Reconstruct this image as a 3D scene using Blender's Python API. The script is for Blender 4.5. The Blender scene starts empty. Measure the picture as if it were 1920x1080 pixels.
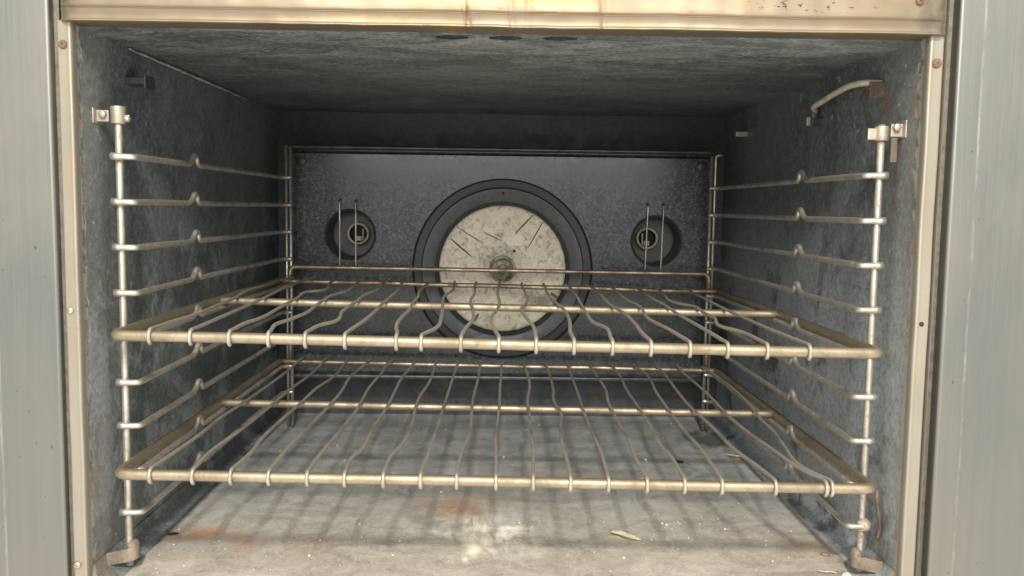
import bpy, bmesh, math, random
from mathutils import Vector, Matrix, noise
random.seed(7)
C = bpy.context.scene.collection
SC = bpy.context.scene

# ------------------------------------------------------------------ camera
cd = bpy.data.cameras.new('camera'); cam = bpy.data.objects.new('camera', cd); C.objects.link(cam)
cam.location = (-0.0004, -0.8131, 0.4061)
cam.rotation_euler = (math.radians(84.8024), math.radians(-0.79), math.radians(-0.729))
cd.sensor_width = 36.0
cd.lens = 36.0 * 1653.06 / 1920.0
cd.clip_start = 0.02; cd.clip_end = 200
SC.camera = cam

# ------------------------------------------------------------------ light
SC.view_settings.view_transform = 'Standard'
SC.view_settings.look = 'None'
SC.view_settings.exposure = 0.53
SC.view_settings.gamma = 1.0
SC.view_settings.use_curve_mapping = False
W = bpy.data.worlds.new('World'); SC.world = W; W.use_nodes = True
nt = W.node_tree
bg = nt.nodes['Background']
tc = nt.nodes.new('ShaderNodeTexCoord'); sx = nt.nodes.new('ShaderNodeSeparateXYZ')
rp = nt.nodes.new('ShaderNodeValToRGB')
mr = nt.nodes.new('ShaderNodeMapRange'); mr.inputs[1].default_value = -1; mr.inputs[2].default_value = 1
nt.links.new(tc.outputs['Generated'], sx.inputs[0]); nt.links.new(sx.outputs[2], mr.inputs[0])
nt.links.new(mr.outputs[0], rp.inputs[0])
# the dim workshop round the oven: concrete floor, grey walls, pale ceiling
e = rp.color_ramp.elements
e[0].position = 0.0; e[0].color = (1.1, 1.0, 0.86, 1)
e[1].position = 1.0; e[1].color = (0.95, 0.82, 0.62, 1)
for p, c in ((0.31, (1.25, 1.12, 0.95, 1)), (0.42, (0.74, 0.69, 0.60, 1)), (0.48, (0.42, 0.45, 0.44, 1)), (0.58, (0.42, 0.44, 0.43, 1)), (0.68, (0.62, 0.60, 0.53, 1)), (0.80, (0.95, 0.85, 0.68, 1))):
    q = e.new(p); q.color = c
nt.links.new(rp.outputs[0], bg.inputs[0]); bg.inputs[1].default_value = 1.28

def area(name, loc, target, sx_, sy_, power, col):
    d = bpy.data.lights.new(name, 'AREA'); d.shape = 'RECTANGLE'; d.size = sx_; d.size_y = sy_
    d.energy = power; d.color = col
    o = bpy.data.objects.new(name, d); C.objects.link(o); o.location = loc
    o.rotation_euler = (Vector(target) - Vector(loc)).to_track_quat('-Z', 'Y').to_euler()
    return o
area('ceiling_lamp', (0.05, -1.85, 1.68), (0, 0.1, 0.3), 0.13, 0.24, 47, (1.0, 0.945, 0.85))
area('window_light', (0.0, -4.2, 1.47), (0, 0, 0.6), 2.2, 1.4, 60, (1.0, 0.99, 0.95))

# ------------------------------------------------------------------ node helpers
class NB:
    def __init__(s, name):
        s.m = bpy.data.materials.new(name); s.m.use_nodes = True
        s.t = s.m.node_tree; s.b = s.t.nodes['Principled BSDF']
        s.c = s.t.nodes.new('ShaderNodeNewGeometry').outputs['Position']
    def put(s, sock, v):
        if hasattr(v, 'is_output'): s.t.links.new(v, sock)
        elif isinstance(v, (tuple, list)) and len(v) == 3 and sock.type == 'RGBA': sock.default_value = (*v, 1)
        else: sock.default_value = v
    def mp(s, scale, loc=(0, 0, 0), src=None):
        n = s.t.nodes.new('ShaderNodeMapping'); s.put(n.inputs[0], src or s.c)
        n.inputs['Scale'].default_value = scale; n.inputs['Location'].default_value = loc
        return n.outputs[0]
    def noise(s, scale, detail=4, rough=.55, vec=None, dist=0.0):
        n = s.t.nodes.new('ShaderNodeTexNoise'); s.put(n.inputs['Vector'], vec or s.c)
        n.inputs['Scale'].default_value = scale; n.inputs['Detail'].default_value = detail
        n.inputs['Roughness'].default_value = rough; n.inputs['Distortion'].default_value = dist
        return n.outputs[0]
    def ramp(s, f, *st):
        n = s.t.nodes.new('ShaderNodeValToRGB'); s.put(n.inputs[0], f); e = n.color_ramp.elements
        g = lambda c: (*c, 1) if isinstance(c, (tuple, list)) else (c, c, c, 1)
        e[0].position, e[0].color = st[0][0], g(st[0][1]); e[1].position, e[1].color = st[-1][0], g(st[-1][1])
        for p, c in st[1:-1]:
            q = e.new(p); q.color = g(c)
        return n.outputs[0]
    def mix(s, f, a, b, mode='MIX'):
        n = s.t.nodes.new('ShaderNodeMix'); n.data_type = 'RGBA'; n.blend_type = mode
        s.put(n.inputs[0], f); s.put(n.inputs[6], a); s.put(n.inputs[7], b); return n.outputs[2]
    def math(s, op, a, b=0.0, c=None):
        n = s.t.nodes.new('ShaderNodeMath'); n.operation = op; s.put(n.inputs[0], a); s.put(n.inputs[1], b)
        if c is not None: s.put(n.inputs[2], c)
        return n.outputs[0]
    def xyz(s, vec=None):
        n = s.t.nodes.new('ShaderNodeSeparateXYZ'); s.put(n.inputs[0], vec or s.c); return n.outputs
    def blob(s, centre, size, wob=.5, nscale=30.0, soft=.5):
        """an irregular stain with its own place and outline: 1 inside, 0 outside"""
        v = s.mp(tuple(1 / q for q in size), tuple(-c / q for c, q in zip(centre, size)))
        n = s.t.nodes.new('ShaderNodeVectorMath'); n.operation = 'LENGTH'; s.put(n.inputs[0], v)
        d = s.math('ADD', n.outputs['Value'], s.math('MULTIPLY', s.math('SUBTRACT', s.noise(nscale, 5, .65), .5), wob * 3))
        return s.ramp(d, (max(0., .85 - soft), 1.0), (1.0, 0.0))
    def bump(s, h, strength, dist=.001):
        n = s.t.nodes.new('ShaderNodeBump'); n.inputs['Strength'].default_value = strength
        n.inputs['Distance'].default_value = dist; s.put(n.inputs['Height'], h); s.put(s.b.inputs['Normal'], n.outputs[0])
    def fin(s, col, rough, metal=0.0, spec=.5):
        s.put(s.b.inputs['Base Color'], col); s.put(s.b.inputs['Roughness'], rough); s.put(s.b.inputs['Metallic'], metal)
        s.put(s.b.inputs['Specular IOR Level'], spec)
        return s.m

def m_enamel(name, base, pale, amount=.35, blue=0.0, rough=(.36, .62), wear_front_lit=False, smear=None, spk=.5, bump=.2, cover=.47, top=.44, brown=None, specky=0.0, scuff=0.0, spec=.5):
    s = NB(name)
    v = s.mp(smear) if smear else None
    big = s.noise(5, 6, .68, v, .6)
    med = s.noise(30, 8, .78, v, .4)
    grain = s.noise(190, 5, .85); fine = s.noise(430, 3, .85)
    col = s.mix(s.ramp(big, (.44, 0.), (.62, .5)), base, tuple(.6 * b + .4 * p for b, p in zip(base, pale)))
    # scuffed places where the glaze has gone dull and pale
    sc = s.math('MULTIPLY', s.ramp(med, (.48, 0.), (.70, 1.)), s.ramp(grain, (.40, .15), (.60, 1.)))
    col = s.mix(s.math('MULTIPLY', sc, amount), col, pale)
    if scuff:
        ws = s.ramp(s.noise(16, 8, .74, s.mp((.55, 1.2, 1), (5, 2, 0)), .9), (.46, 0.), (.60, 1.))
        fr = s.ramp(s.math('ADD', s.xyz()[1], s.math('MULTIPLY', s.math('SUBTRACT', big, .5), .2)), (.06, 1.), (.27, 0.))
        col = s.mix(s.math('MULTIPLY', s.math('MULTIPLY', ws, fr), s.math('MULTIPLY', s.ramp(grain, (.36, .4), (.58, 1.)), scuff)), col, tuple(p * 1.15 for p in pale))
    col = s.mix(s.math('MULTIPLY', s.ramp(grain, (.53, 0.), (.66, 1.)), spk), col, tuple(p * 1.1 for p in pale))
    col = s.mix(s.math('MULTIPLY', s.ramp(fine, (.54, 0.), (.66, 1.)), spk * .6), col, tuple(p * 1.25 for p in pale))
    col = s.mix(s.math('MULTIPLY', s.ramp(grain, (.34, 1.), (.47, 0.)), .65), col, tuple(b * .35 for b in base))
    # burnt on grease, with runs
    gr = s.ramp(s.noise(10, 8, .75, s.mp((1, 1, .7)), 1.0), (.55, 0.), (.63, 1.))
    col = s.mix(s.math('MULTIPLY', gr, .35), col, (.026, .025, .022))
    dr = s.ramp(s.noise(26, 7, .75, s.mp((1, 1, .22)), .6), (.60, 0.), (.66, 1.))
    col = s.mix(s.math('MULTIPLY', dr, .12), col, (.045, .040, .034))
    # hairline scratches and splashes
    hs = s.ramp(s.noise(22, 3, .8, s.mp((1, .35, 1), (2, 1, 0)), 2.5), (.497, 0.), (.502, 1.), (.507, 0.))
    col = s.mix(s.math('MULTIPLY', hs, .22), col, tuple(p * 1.3 for p in pale))
    sp = s.ramp(s.noise(70, 2, .55, s.mp((1, 1, 1), (7, 3, 1))), (.715, 0.), (.73, 1.))
    col = s.mix(s.math('MULTIPLY', sp, .35), col, tuple(min(.6, p * 1.6) for p in pale))
    if blue:
        bl = s.ramp(s.noise(8, 8, .74, s.mp((1, 1, 1), (3.1, 0, .7)), .5), (cover, 0.), (cover + .07, 1.))
        bl = s.math('MULTIPLY', bl, s.ramp(grain, (.36, .35), (.56, 1.)))
        band = s.ramp(s.xyz()[2], (.05, 1.), (top - .13, .85), (top, .0))
        col = s.mix(s.math('MULTIPLY', s.math('MULTIPLY', bl, band), blue), col, (.43, .475, .53))  # worn blue glaze, plus the lit lower wall put into the colour
    if wear_front_lit:
        yy = s.xyz()[1]
        n1 = s.noise(150, 3, .75, s.mp((1, 1, .6)))
        lim = s.math('LESS_THAN', s.math('ADD', yy, s.math('MULTIPLY', s.math('SUBTRACT', n1, .5), .05)), -.0350)
        col = s.mix(s.math('MULTIPLY', lim, .75), col, (.52, .48, .40))
        nr = s.math('LESS_THAN', yy, .012)
        front_lit = s.ramp(s.math('ADD', yy, s.math('MULTIPLY', s.math('SUBTRACT', big, .5), .05)), (-.02, 1.), (.035, .0))
        col = s.mix(s.math('MULTIPLY', front_lit, .42), col, s.mix(grain, tuple(b * .9 for b in base), (.36, .37, .355)))  # front strip paler: the light falling on it is put into the colour
        col = s.mix(s.math('MULTIPLY', s.math('MULTIPLY', s.ramp(s.noise(120, 2, .6), (.70, 0.), (.73, 1.)), nr), .7), col, (.5, .47, .40))
        rs = s.math('MULTIPLY', s.ramp(s.noise(28, 5, .7, s.mp((1, 1, .5))), (.52, 0.), (.63, 1.)), s.math('LESS_THAN', yy, -.020))
        col = s.mix(s.math('MULTIPLY', rs, .5), col, (.22, .145, .09))
    if brown:
        for c, sz, k in brown: col = s.mix(s.math('MULTIPLY', s.blob(c, sz, .6, 45, .7), k), col, s.mix(grain, (.10, .055, .03), (.26, .16, .10)))
    r = s.ramp(s.noise(60, 5, .7), (.3, rough[0]), (.7, rough[1]))
    if specky: r = s.mix(s.ramp(s.math('ADD', s.math('MULTIPLY', fine, .6), s.math('MULTIPLY', grain, .4)), (.46, 0.), (.56, specky)), r, (.62, .62, .62))
    s.bump(s.math('ADD', s.math('MULTIPLY', grain, .5), med), bump, .0012)
    return s.fin(col, r, 0.0, spec)

def m_metal(name, base, dark, rough=.3, metal=1.0, rust=0.0, fine=140, stretch=(1, 1, 1), spot=.5):
    s = NB(name)
    v = s.mp(stretch)
    n1 = s.noise(fine * .22, 6, .7, v, .4); n2 = s.noise(fine * 2.2, 4, .7, v)
    col = s.mix(s.math('MULTIPLY', s.ramp(n1, (.40, 0.), (.62, 1.)), spot * 1.2), base, dark)
    col = s.mix(s.math('MULTIPLY', s.ramp(n2, (.56, 0.), (.72, 1.)), spot * .7), col, tuple(d * .6 for d in dark))
    r = s.ramp(n1, (.35, rough), (.75, min(1, rough + .28)))
    mt = metal
    if rust:
        ru = s.math('MULTIPLY', s.ramp(s.noise(34, 6, .75, None, .6), (.60 - rust * .2, 0.), (.72 - rust * .2, 1.)), 1.0)
        col = s.mix(ru, col, s.mix(s.noise(160, 4, .7), (.12, .060, .035), (.30, .18, .105)))
        r = s.mix(ru, r, (.85, .85, .85)); mt = s.math('MULTIPLY', s.math('SUBTRACT', 1.0, ru), metal)
    s.bump(s.math('ADD', n1, s.math('MULTIPLY', n2, .4)), .16, .0006)
    return s.fin(col, r, mt)

def m_stainless(name, base, rough, streak_axis, warm, seed=0.0, stains_shade=0.0, metal=1.0):
    s = NB(name)
    sc = {'z': (1, 1, .012), 'x': (.012, 1, 1)}[streak_axis]
    b1 = s.noise(900, 3, .7, s.mp(sc)); b2 = s.noise(160, 4, .6, s.mp(sc, (seed, 0, 0)))
    cl = s.noise(9, 5, .6, s.mp((1, 1, .5), (seed, 0, 0)), .5)
    col = s.mix(s.ramp(cl, (.35, 0.), (.7, 1.)), base, warm)
    col = s.mix(s.math('MULTIPLY', s.ramp(b2, (.4, 0.), (.68, 1.)), .16), col, tuple(q * .72 for q in base))
    col = s.mix(s.math('MULTIPLY', s.ramp(b1, (.45, 0.), (.65, 1.)), .09), col, tuple(min(1, q * 1.25) for q in base))
    r = s.ramp(s.math('ADD', s.math('MULTIPLY', b1, .5), s.math('MULTIPLY', cl, .5)), (.3, rough - .06), (.7, rough + .14))
    mt = metal
    if name == 'brushed_stainless':
        xx = s.math('ABSOLUTE', s.math('ADD', s.math('ABSOLUTE', s.math('ADD', s.xyz()[0], .012)), s.math('MULTIPLY', s.math('SUBTRACT', s.noise(7, 3, .6, s.mp((0, 0, 1))), .5), .004)))
        ln = s.math('COMPARE', xx, .4195, .0011)
        col = s.mix(s.math('MULTIPLY', ln, s.ramp(s.noise(120, 4, .75, s.mp((1, 1, .25))), (.40, .0), (.68, .26))), col, (.70, .68, .62))
    # small pits and flecks of dirt
    pit = s.ramp(s.noise(190, 2, .5, s.mp((1, 1, .7), (seed + 2, 0, 0))), (.755, 0.), (.77, 1.))
    col = s.mix(s.math('MULTIPLY', pit, .6), col, (.09, .075, .06))
    if stains_shade:
        st = s.ramp(s.noise(14, 6, .72, s.mp((.6, 1, 1.3), (5, 0, 0)), 1.2), (.47, 0.), (.62, 1.))
        col = s.mix(s.math('MULTIPLY', st, stains_shade), col, tuple(b * t for b, t in zip(base, (1.0, .86, .68))))
        dk = s.ramp(s.noise(30, 6, .75, s.mp((.35, 1, 1.6), (9, 0, 0)), .8), (.60, 0.), (.67, 1.))
        col = s.mix(s.math('MULTIPLY', dk, stains_shade * .7), col, (.22, .12, .055))
        blt = s.math('MULTIPLY', dk, stains_shade)
        r = s.mix(blt, r, (.7, .7, .7))
        if stains_shade > .5:
            g = s.noise(140, 5, .8)
            for c, sz, k, cc in (((-.031, -.06, .566), (.0016, .2, .020), .9, (.17, .085, .04)), ((.0215, -.06, .566), (.0009, .2, .02), .7, (.25, .15, .08)), ((.084, -.06, .576), (.0011, .2, .012), .8, (.22, .12, .06)),
                                 ((.05, -.06, .5695), (.060, .2, .0016), .9, (.20, .105, .05)), ((.045, -.06, .578), (.05, .2, .006), .8, (.40, .20, .09)), ((-.05, -.06, .580), (.06, .2, .007), .7, (.50, .28, .14)),
                                 ((-.12, -.06, .562), (.07, .2, .004), .5, (.40, .27, .15)), ((.26, -.06, .576), (.06, .2, .012), .45, (.20, .165, .12)), ((-.045, -.06, .5572), (.018, .2, .0014), .8, (.42, .28, .12)),
                                 ((.36, -.06, .575), (.016, .2, .03), .8, (.10, .09, .075)), ((-.362, -.06, .575), (.012, .2, .03), .8, (.12, .11, .09))):  # last two blobs put the shading of the curved ends into the colour
                col = s.mix(s.math('MULTIPLY', s.math('MULTIPLY', s.blob(c, sz, .45, 110, .6), s.ramp(g, (.35, .4), (.55, 1.))), k), col, cc)
            bs = s.math('MULTIPLY', s.blob((.26, -.06, .578), (.07, .2, .007), .3, 60, .4), s.ramp(s.noise(230, 3, .7, s.mp((.5, 1, 1))), (.60, 0.), (.63, 1.)))
            col = s.mix(s.math('MULTIPLY', bs, .9), col, (.04, .035, .03))
        mt = s.math('MULTIPLY', s.math('SUBTRACT', 1.0, s.math('MULTIPLY', blt, .7)), metal)
    s.bump(s.math('ADD', s.math('MULTIPLY', b1, .6), cl), .07, .0008)
    s.b.inputs['Anisotropic'].default_value = 0.0
    return s.fin(col, r, mt)

def m_floor():
    s = NB('worn_floor_enamel')
    x, y, z = s.xyz()
    big = s.noise(5, 6, .65, s.mp((.9, 1.3, 1)), .8); med = s.noise(24, 8, .78, None, .5); fine = s.noise(330, 3, .8)
    grey = s.mix(s.ramp(med, (.40, 0.), (.62, 1.)), (.225, .242, .25), (.42, .43, .43))
    dust = s.mix(s.ramp(med, (.36, 0.), (.66, 1.)), (.29, .272, .235), (.50, .47, .412))
    # flour dust lies thick near the mouth of the oven, washed enamel further in
    f = s.ramp(s.math('ADD', y, s.math('MULTIPLY', s.math('SUBTRACT', big, .5), .20)), (.03, 1.), (.19, .45), (.30, .0))
    col = s.mix(f, grey, dust)
    bl = s.math('MULTIPLY', s.ramp(s.noise(9, 5, .65, s.mp((1, 1.5, 1), (1.3, 0, 0)), .6), (.5, 0.), (.66, 1.)), s.ramp(y, (.12, 0.), (.30, .75)))
    col = s.mix(bl, col, (.40, .44, .47))
    col = s.mix(s.math('MULTIPLY', s.ramp(fine, (.55, 0.), (.74, 1.)), .5), col, (.60, .56, .48))
    col = s.mix(s.math('MULTIPLY', s.ramp(fine, (.26, 1.), (.44, 0.)), .45), col, (.07, .065, .058))
    # brown grease smears running across
    sm = s.ramp(s.noise(12, 6, .7, s.mp((.5, 2.0, 1), (4.2, .3, 0)), .7), (.56, 0.), (.68, 1.))
    col = s.mix(s.math('MULTIPLY', sm, .38), col, (.135, .105, .08))
    for c, sz, k in (((-.050, .178, .06), (.050, .040, .2), 1.0), ((-.300, .092, .06), (.062, .026, .2), 1.0), ((-.255, .060, .06), (.030, .020, .2), .6), ((-.19, .055, .06), (.03, .045, .2), .35),
                     ((-.02, .215, .06), (.16, .018, .2), .45), ((.09, .31, .06), (.15, .035, .2), .35), ((.34, .06, .06), (.05, .03, .2), .4),
                     ((.29, .10, .06), (.09, .018, .2), .3)):
        col = s.mix(s.math('MULTIPLY', s.math('MULTIPLY', s.blob(c, sz, .75, 42, .7), s.ramp(s.noise(110, 6, .8), (.36, .35), (.54, 1.))), k), col, (.39, .225, .13))
    # pale scraped patch of dried flour paste
    pale = s.blob((-.005, .098, .06), (.062, .080, .2), .75, 34, .75)
    streak = s.ramp(s.noise(60, 6, .75, s.mp((1.4, .35, 1)), .9), (.42, 0.), (.56, 1.))
    col = s.mix(s.math('MULTIPLY', s.math('MULTIPLY', pale, streak), .95), col, (.76, .74, .64))
    p2 = s.blob((-.022, .062, .06), (.011, .036, .2), .55, 50, .6)
    col = s.mix(s.math('MULTIPLY', p2, .75), col, (.72, .67, .47))
    for c, sz in (((-.031, .030, .06), (.006, .017, .2)), ((-.024, .055, .06), (.008, .020, .2)), ((-.010, .078, .06), (.010, .016, .2)), ((.006, .094, .06), (.014, .012, .2)), ((.012, .118, .06), (.022, .010, .2)), ((-.014, .115, .06), (.007, .016, .2))):
        col = s.mix(s.math('MULTIPLY', s.math('MULTIPLY', s.blob(c, sz, .7, 70, .8), s.ramp(s.noise(150, 6, .8, s.mp((1.3, .5, 1))), (.32, .25), (.50, 1.))), 1.0), col, (.88, .86, .78))
    p3 = s.blob((.006, .325, .06), (.12, .022, .2), .7, 40, .8)
    col = s.mix(s.math('MULTIPLY', p3, .35), col, (.42, .39, .35))
    # scratches
    sc = s.ramp(s.noise(40, 3, .8, s.mp((1, .16, 1), (0, 2, 0)), 2.2), (.495, 0.), (.503, 1.), (.511, 0.))
    col = s.mix(s.math('MULTIPLY', sc, .35), col, (.62, .59, .52))
    wp = s.ramp(s.noise(46, 8, .8, s.mp((1.2, 1.1, 1), (8, 2, 0)), .8), (.55, 0.), (.66, 1.))
    col = s.mix(s.math('MULTIPLY', wp, .45), col, (.60, .58, .52))
    dk = s.ramp(s.noise(80, 6, .8, s.mp((1, 1.2, 1), (1, 9, 0)), .5), (.56, 0.), (.68, 1.))
    col = s.mix(s.math('MULTIPLY', dk, .4), col, (.12, .105, .09))
    # uneven blackening along the walls, soot at the right rear
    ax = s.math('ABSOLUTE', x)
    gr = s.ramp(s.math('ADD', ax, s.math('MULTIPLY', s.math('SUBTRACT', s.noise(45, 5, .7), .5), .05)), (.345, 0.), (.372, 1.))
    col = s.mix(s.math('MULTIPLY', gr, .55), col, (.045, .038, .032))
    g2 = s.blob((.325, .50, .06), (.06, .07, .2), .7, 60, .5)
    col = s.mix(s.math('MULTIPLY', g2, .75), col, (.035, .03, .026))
    r = s.ramp(s.math('ADD', s.math('MULTIPLY', med, .5), s.math('MULTIPLY', f, .5)), (.25, .30), (.75, .72))
    s.bump(s.math('ADD', med, s.math('MULTIPLY', fine, .4)), .28, .0013)
    return s.fin(col, r)

def m_disc():
    s = NB('greasy_cream_steel')
    med = s.noise(30, 6, .75, None, .6); fine = s.noise(260, 4, .8)
    col = s.mix(s.ramp(med, (.38, 0.), (.68, 1.)), (.79, .715, .58), (.65, .58, .46))
    col = s.mix(s.math('MULTIPLY', s.math('MULTIPLY', s.ramp(fine, (.50, 0.), (.62, 1.)), s.ramp(med, (.44, .05), (.62, 1.))), .6), col, (.20, .175, .14))
    sp = s.ramp(s.noise(75, 6, .8, None, 1.0), (.52, 0.), (.64, 1.))
    col = s.mix(s.math('MULTIPLY', sp, .7), col, (.12, .10, .08))
    hub = s.blob((.0035, .58, .309), (.040, .2, .042), .55, 60, .7)
    col = s.mix(s.math('MULTIPLY', hub, s.ramp(fine, (.40, .5), (.58, 1.))), col, (.11, .095, .078))
    low = s.blob((.068, .58, .258), (.045, .2, .016), .7, 50, .6)
    col = s.mix(s.math('MULTIPLY', low, .7), col, (.12, .10, .08))
    s.bump(fine, .2, .0006)
    return s.fin(col, s.ramp(med, (.3, .45), (.7, .75)))

def m_plain(name, base, dark, rough=.6, metal=0.0, scale=120):
    s = NB(name); n = s.noise(scale, 5, .7)
    s.bump(n, .2, .0006)
    return s.fin(s.mix(s.ramp(n, (.35, 0.), (.7, 1.)), base, dark), rough, metal)

M = dict(
    wall=m_enamel('side_wall_enamel', (.074, .091, .096), (.27, .30, .31), .34, spk=.55, blue=.50, wear_front_lit=True, cover=.50),
    wall_worn_lit=m_enamel('worn_lit_wall_enamel', (.078, .095, .099), (.28, .31, .32), .40, spk=.55, blue=.85, wear_front_lit=True, cover=.405, top=.42,
        brown=(((.365, .030, .507), (.2, .022, .022), .55), ((.365, .004, .45), (.2, .010, .05), .6), ((.365, -.002, .10), (.2, .012, .05), .6))),
    ceil=m_enamel('roof_enamel', (.056, .072, .077), (.33, .36, .36), .18, smear=(.75, 1.25, 1), scuff=.55),
    rear=m_enamel('rear_enamel', (.022, .029, .031), (.07, .08, .082), .2),
    baffle=m_enamel('baffle_enamel', (.024, .032, .036), (.125, .14, .145), .36, rough=(.08, .16), spk=.6, bump=.012, specky=.42, spec=.55),
    soot=m_enamel('sooty_enamel', (.030, .036, .038), (.085, .09, .09), .3, rough=(.3, .5)),
    ring=m_enamel('inlet_enamel', (.027, .034, .038), (.085, .096, .10), .34, rough=(.28, .5)),
    floor=m_floor(), disc=m_disc(),
    rack=m_metal('nickel_rack_wire', (.36, .312, .232), (.20, .16, .11), .45, .85, 0, 140, (1, 1, 1), .55),
    rack_brown=m_metal('heat_browned_wire', (.42, .35, .265), (.19, .13, .085), .38, .8, .12, 160, (1, 1, 1), .75),
    thin=m_metal('dull_rack_wire', (.41, .38, .325), (.26, .23, .185), .44, .6, 0, 170, (1, 1, 1), .5),
    guide=m_metal('steel_guide_wire', (.60, .57, .51), (.31, .275, .22), .36, .80, .13, 150, (1, 1, 1), .6),
    clip=m_metal('clip_steel', (.48, .445, .38), (.28, .24, .185), .45, .7, .2, 150, (1, 1, 1), .6),
    rust=m_metal('rusty_steel', (.36, .30, .245), (.15, .11, .08), .62, .4, .24, 130, (1, 1, 1), .7),
    panel=m_stainless('brushed_stainless', (.198, .208, .203), .46, 'z', (.232, .225, .204)),
    jamb=m_stainless('worn_jamb_steel', (.345, .322, .278), .50, 'z', (.27, .246, .205), 3.0, .35, .7),
    header=m_stainless('heat_tinted_steel', (.222, .190, .144), .46, 'x', (.205, .165, .117), 1.0, .7, .8),
    lip=m_plain('worn_highlit_lip', (.13, .14, .142), (.05, .055, .055), .22, .3, 60),  # lip highlight put into a paler colour, with wear on the lower edge
    seam=m_plain('crinkled_seam_steel', (.52, .53, .51), (.18, .185, .18), .5, .3, 60),
    slit=m_plain('greasy_slit', (.20, .155, .115), (.10, .08, .06), .8),
    dirt=m_metal('grimy_clip_steel', (.15, .115, .09), (.07, .055, .045), .6, .4, .3, 160, (1, 1, 1), .8),
    trench=m_plain('groove_shade_enamel', (.020, .026, .028), (.032, .038, .040), .5),
    hub=m_metal('greasy_hub_steel', (.36, .32, .25), (.12, .10, .075), .55, .4, 0, 260, (1, 1, 1), .9),
    dark=m_plain('dark_gap_steel', (.05, .048, .042), (.03, .028, .025), .7),
    groove=m_plain('groove_steel', (.20, .185, .15), (.11, .10, .08), .5, .6),
    screw=m_metal('screw_steel', (.50, .45, .38), (.25, .18, .12), .4, 1.0, .2),
    rustscrew=m_plain('rusty_screw', (.17, .095, .06), (.09, .05, .032), .8),
    bulb=m_plain('bulb_tube_metal', (.62, .57, .47), (.42, .37, .29), .45, .2),
    ceramic=m_plain('lamp_socket_ceramic', (.42, .36, .27), (.26, .21, .15), .5),
    black=m_plain('flat_black', (.012, .012, .012), (.02, .018, .016), .8),  # flat discs of it also put the dark of small holes into colour
    crumb=m_plain('pale_crumb', (.60, .56, .48), (.44, .39, .31), .8),
    straw=m_plain('dry_husk', (.58, .52, .39), (.40, .35, .25), .8, 0, 300),
    yellow=m_plain('yellow_straw', (.58, .50, .20), (.42, .36, .15), .7, 0, 300),
)

# ------------------------------------------------------------------ geometry helpers
def smooth_path(pts, n=6):
    P = [Vector(p) for p in pts]; out = []
    for i in range(len(P) - 1):
        p0 = P[i - 1] if i else P[0] * 2 - P[1]; p1, p2 = P[i], P[i + 1]
        p3 = P[i + 2] if i + 2 < len(P) else P[-1] * 2 - P[-2]
        # centripetal-like tangents
        d1 = max((p2 - p1).length, 1e-6); d0 = max((p1 - p0).length, 1e-6); d2 = max((p3 - p2).length, 1e-6)
        m1 = ((p1 - p0) / d0 - (p2 - p0) / (d0 + d1) + (p2 - p1) / d1) * d1
        m2 = ((p2 - p1) / d1 - (p3 - p1) / (d1 + d2) + (p3 - p2) / d2) * d1
        for k in range(n):
            t = k / n; t2, t3 = t * t, t * t * t
            out.append((2*t3-3*t2+1)*p1 + (t3-2*t2+t)*m1 + (-2*t3+3*t2)*p2 + (t3-t2)*m2)
    out.append(P[-1]); return out

def fillet(pts, r, n=6):
    """round the corners of a polyline"""
    P = [Vector(p) for p in pts]; out = [P[0]]
    for i in range(1, len(P) - 1):
        a, b, c = P[i-1], P[i], P[i+1]
        rr = min(r, (a-b).length * .45, (c-b).length * .45)
        s, e_ = b + (a-b).normalized() * rr, b + (c-b).normalized() * rr
        for k in range(n + 1):
            t = k / n; out.append(s*(1-t)**2 + b*2*t*(1-t) + e_*t*t)
    out.append(P[-1]); return out

def tube(bm, path, r, seg=10, rfun=None, flat=None):
    P = [Vector(p) for p in path]
    Q = [P[0]]
    for p in P[1:]:
        if (p - Q[-1]).length > 1e-5: Q.append(p)
    P = Q; n = len(P); rings = []; up = None
    for i in range(n):
        t = ((P[i] - P[i-1]).normalized() if i else Vector()) + ((P[i+1] - P[i]).normalized() if i + 1 < n else Vector())
        t = t.normalized() if t.length > 1e-6 else (P[i]-P[i-1]).normalized()
        if up is None:
            up = Vector((0, 0, 1)) if abs(t.z) < .9 else Vector((0, 1, 0))
        u = (up - t * up.dot(t)).normalized(); v = t.cross(u); up = u
        rr = r * (rfun(i / (n - 1)) if rfun else 1)
        rings.append([bm.verts.new(P[i] + (u * math.cos(a) + v * math.sin(a)) * rr) for a in (2*math.pi*k/seg for k in range(seg))])
    for i in range(n - 1):
        for k in range(seg):
            f = bm.faces.new((rings[i][k], rings[i][(k+1) % seg], rings[i+1][(k+1) % seg], rings[i+1][k])); f.smooth = True
    bm.faces.new(list(reversed(rings[0]))); bm.faces.new(rings[-1])

def box(bm, x0, x1, y0, y1, z0, z1):
    v = [bm.verts.new((x, y, z)) for x in (x0, x1) for y in (y0, y1) for z in (z0, z1)]
    for a in ((0,1,3,2), (4,6,7,5), (0,4,5,1), (2,3,7,6), (0,2,6,4), (1,5,7,3)): bm.faces.new([v[i] for i in a])

def extrude_profile(bm, prof, axis, a, b, n=1, jit=None, closed=True, smooth=True):
    """prof: list of 2-D points. axis 'x': prof=(y,z); axis 'z': prof=(x,y)"""
    rows = []
    for i in range(n + 1):
        t = a + (b - a) * i / n
        rows.append([bm.verts.new((t, p[0], p[1]) if axis == 'x' else (p[0], p[1], t)) for p in prof])
        if jit:
            for v in rows[-1]: v.co += jit(v.co)
    m = len(prof)
    for i in range(n):
        for k in range(m if closed else m - 1):
            f = bm.faces.new((rows[i][k], rows[i][(k+1) % m], rows[i+1][(k+1) % m], rows[i+1][k])); f.smooth = smooth
    if closed:
        bm.faces.new(list(reversed(rows[0]))); bm.faces.new(rows[-1])
    bmesh.ops.recalc_face_normals(bm, faces=bm.faces)

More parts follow.
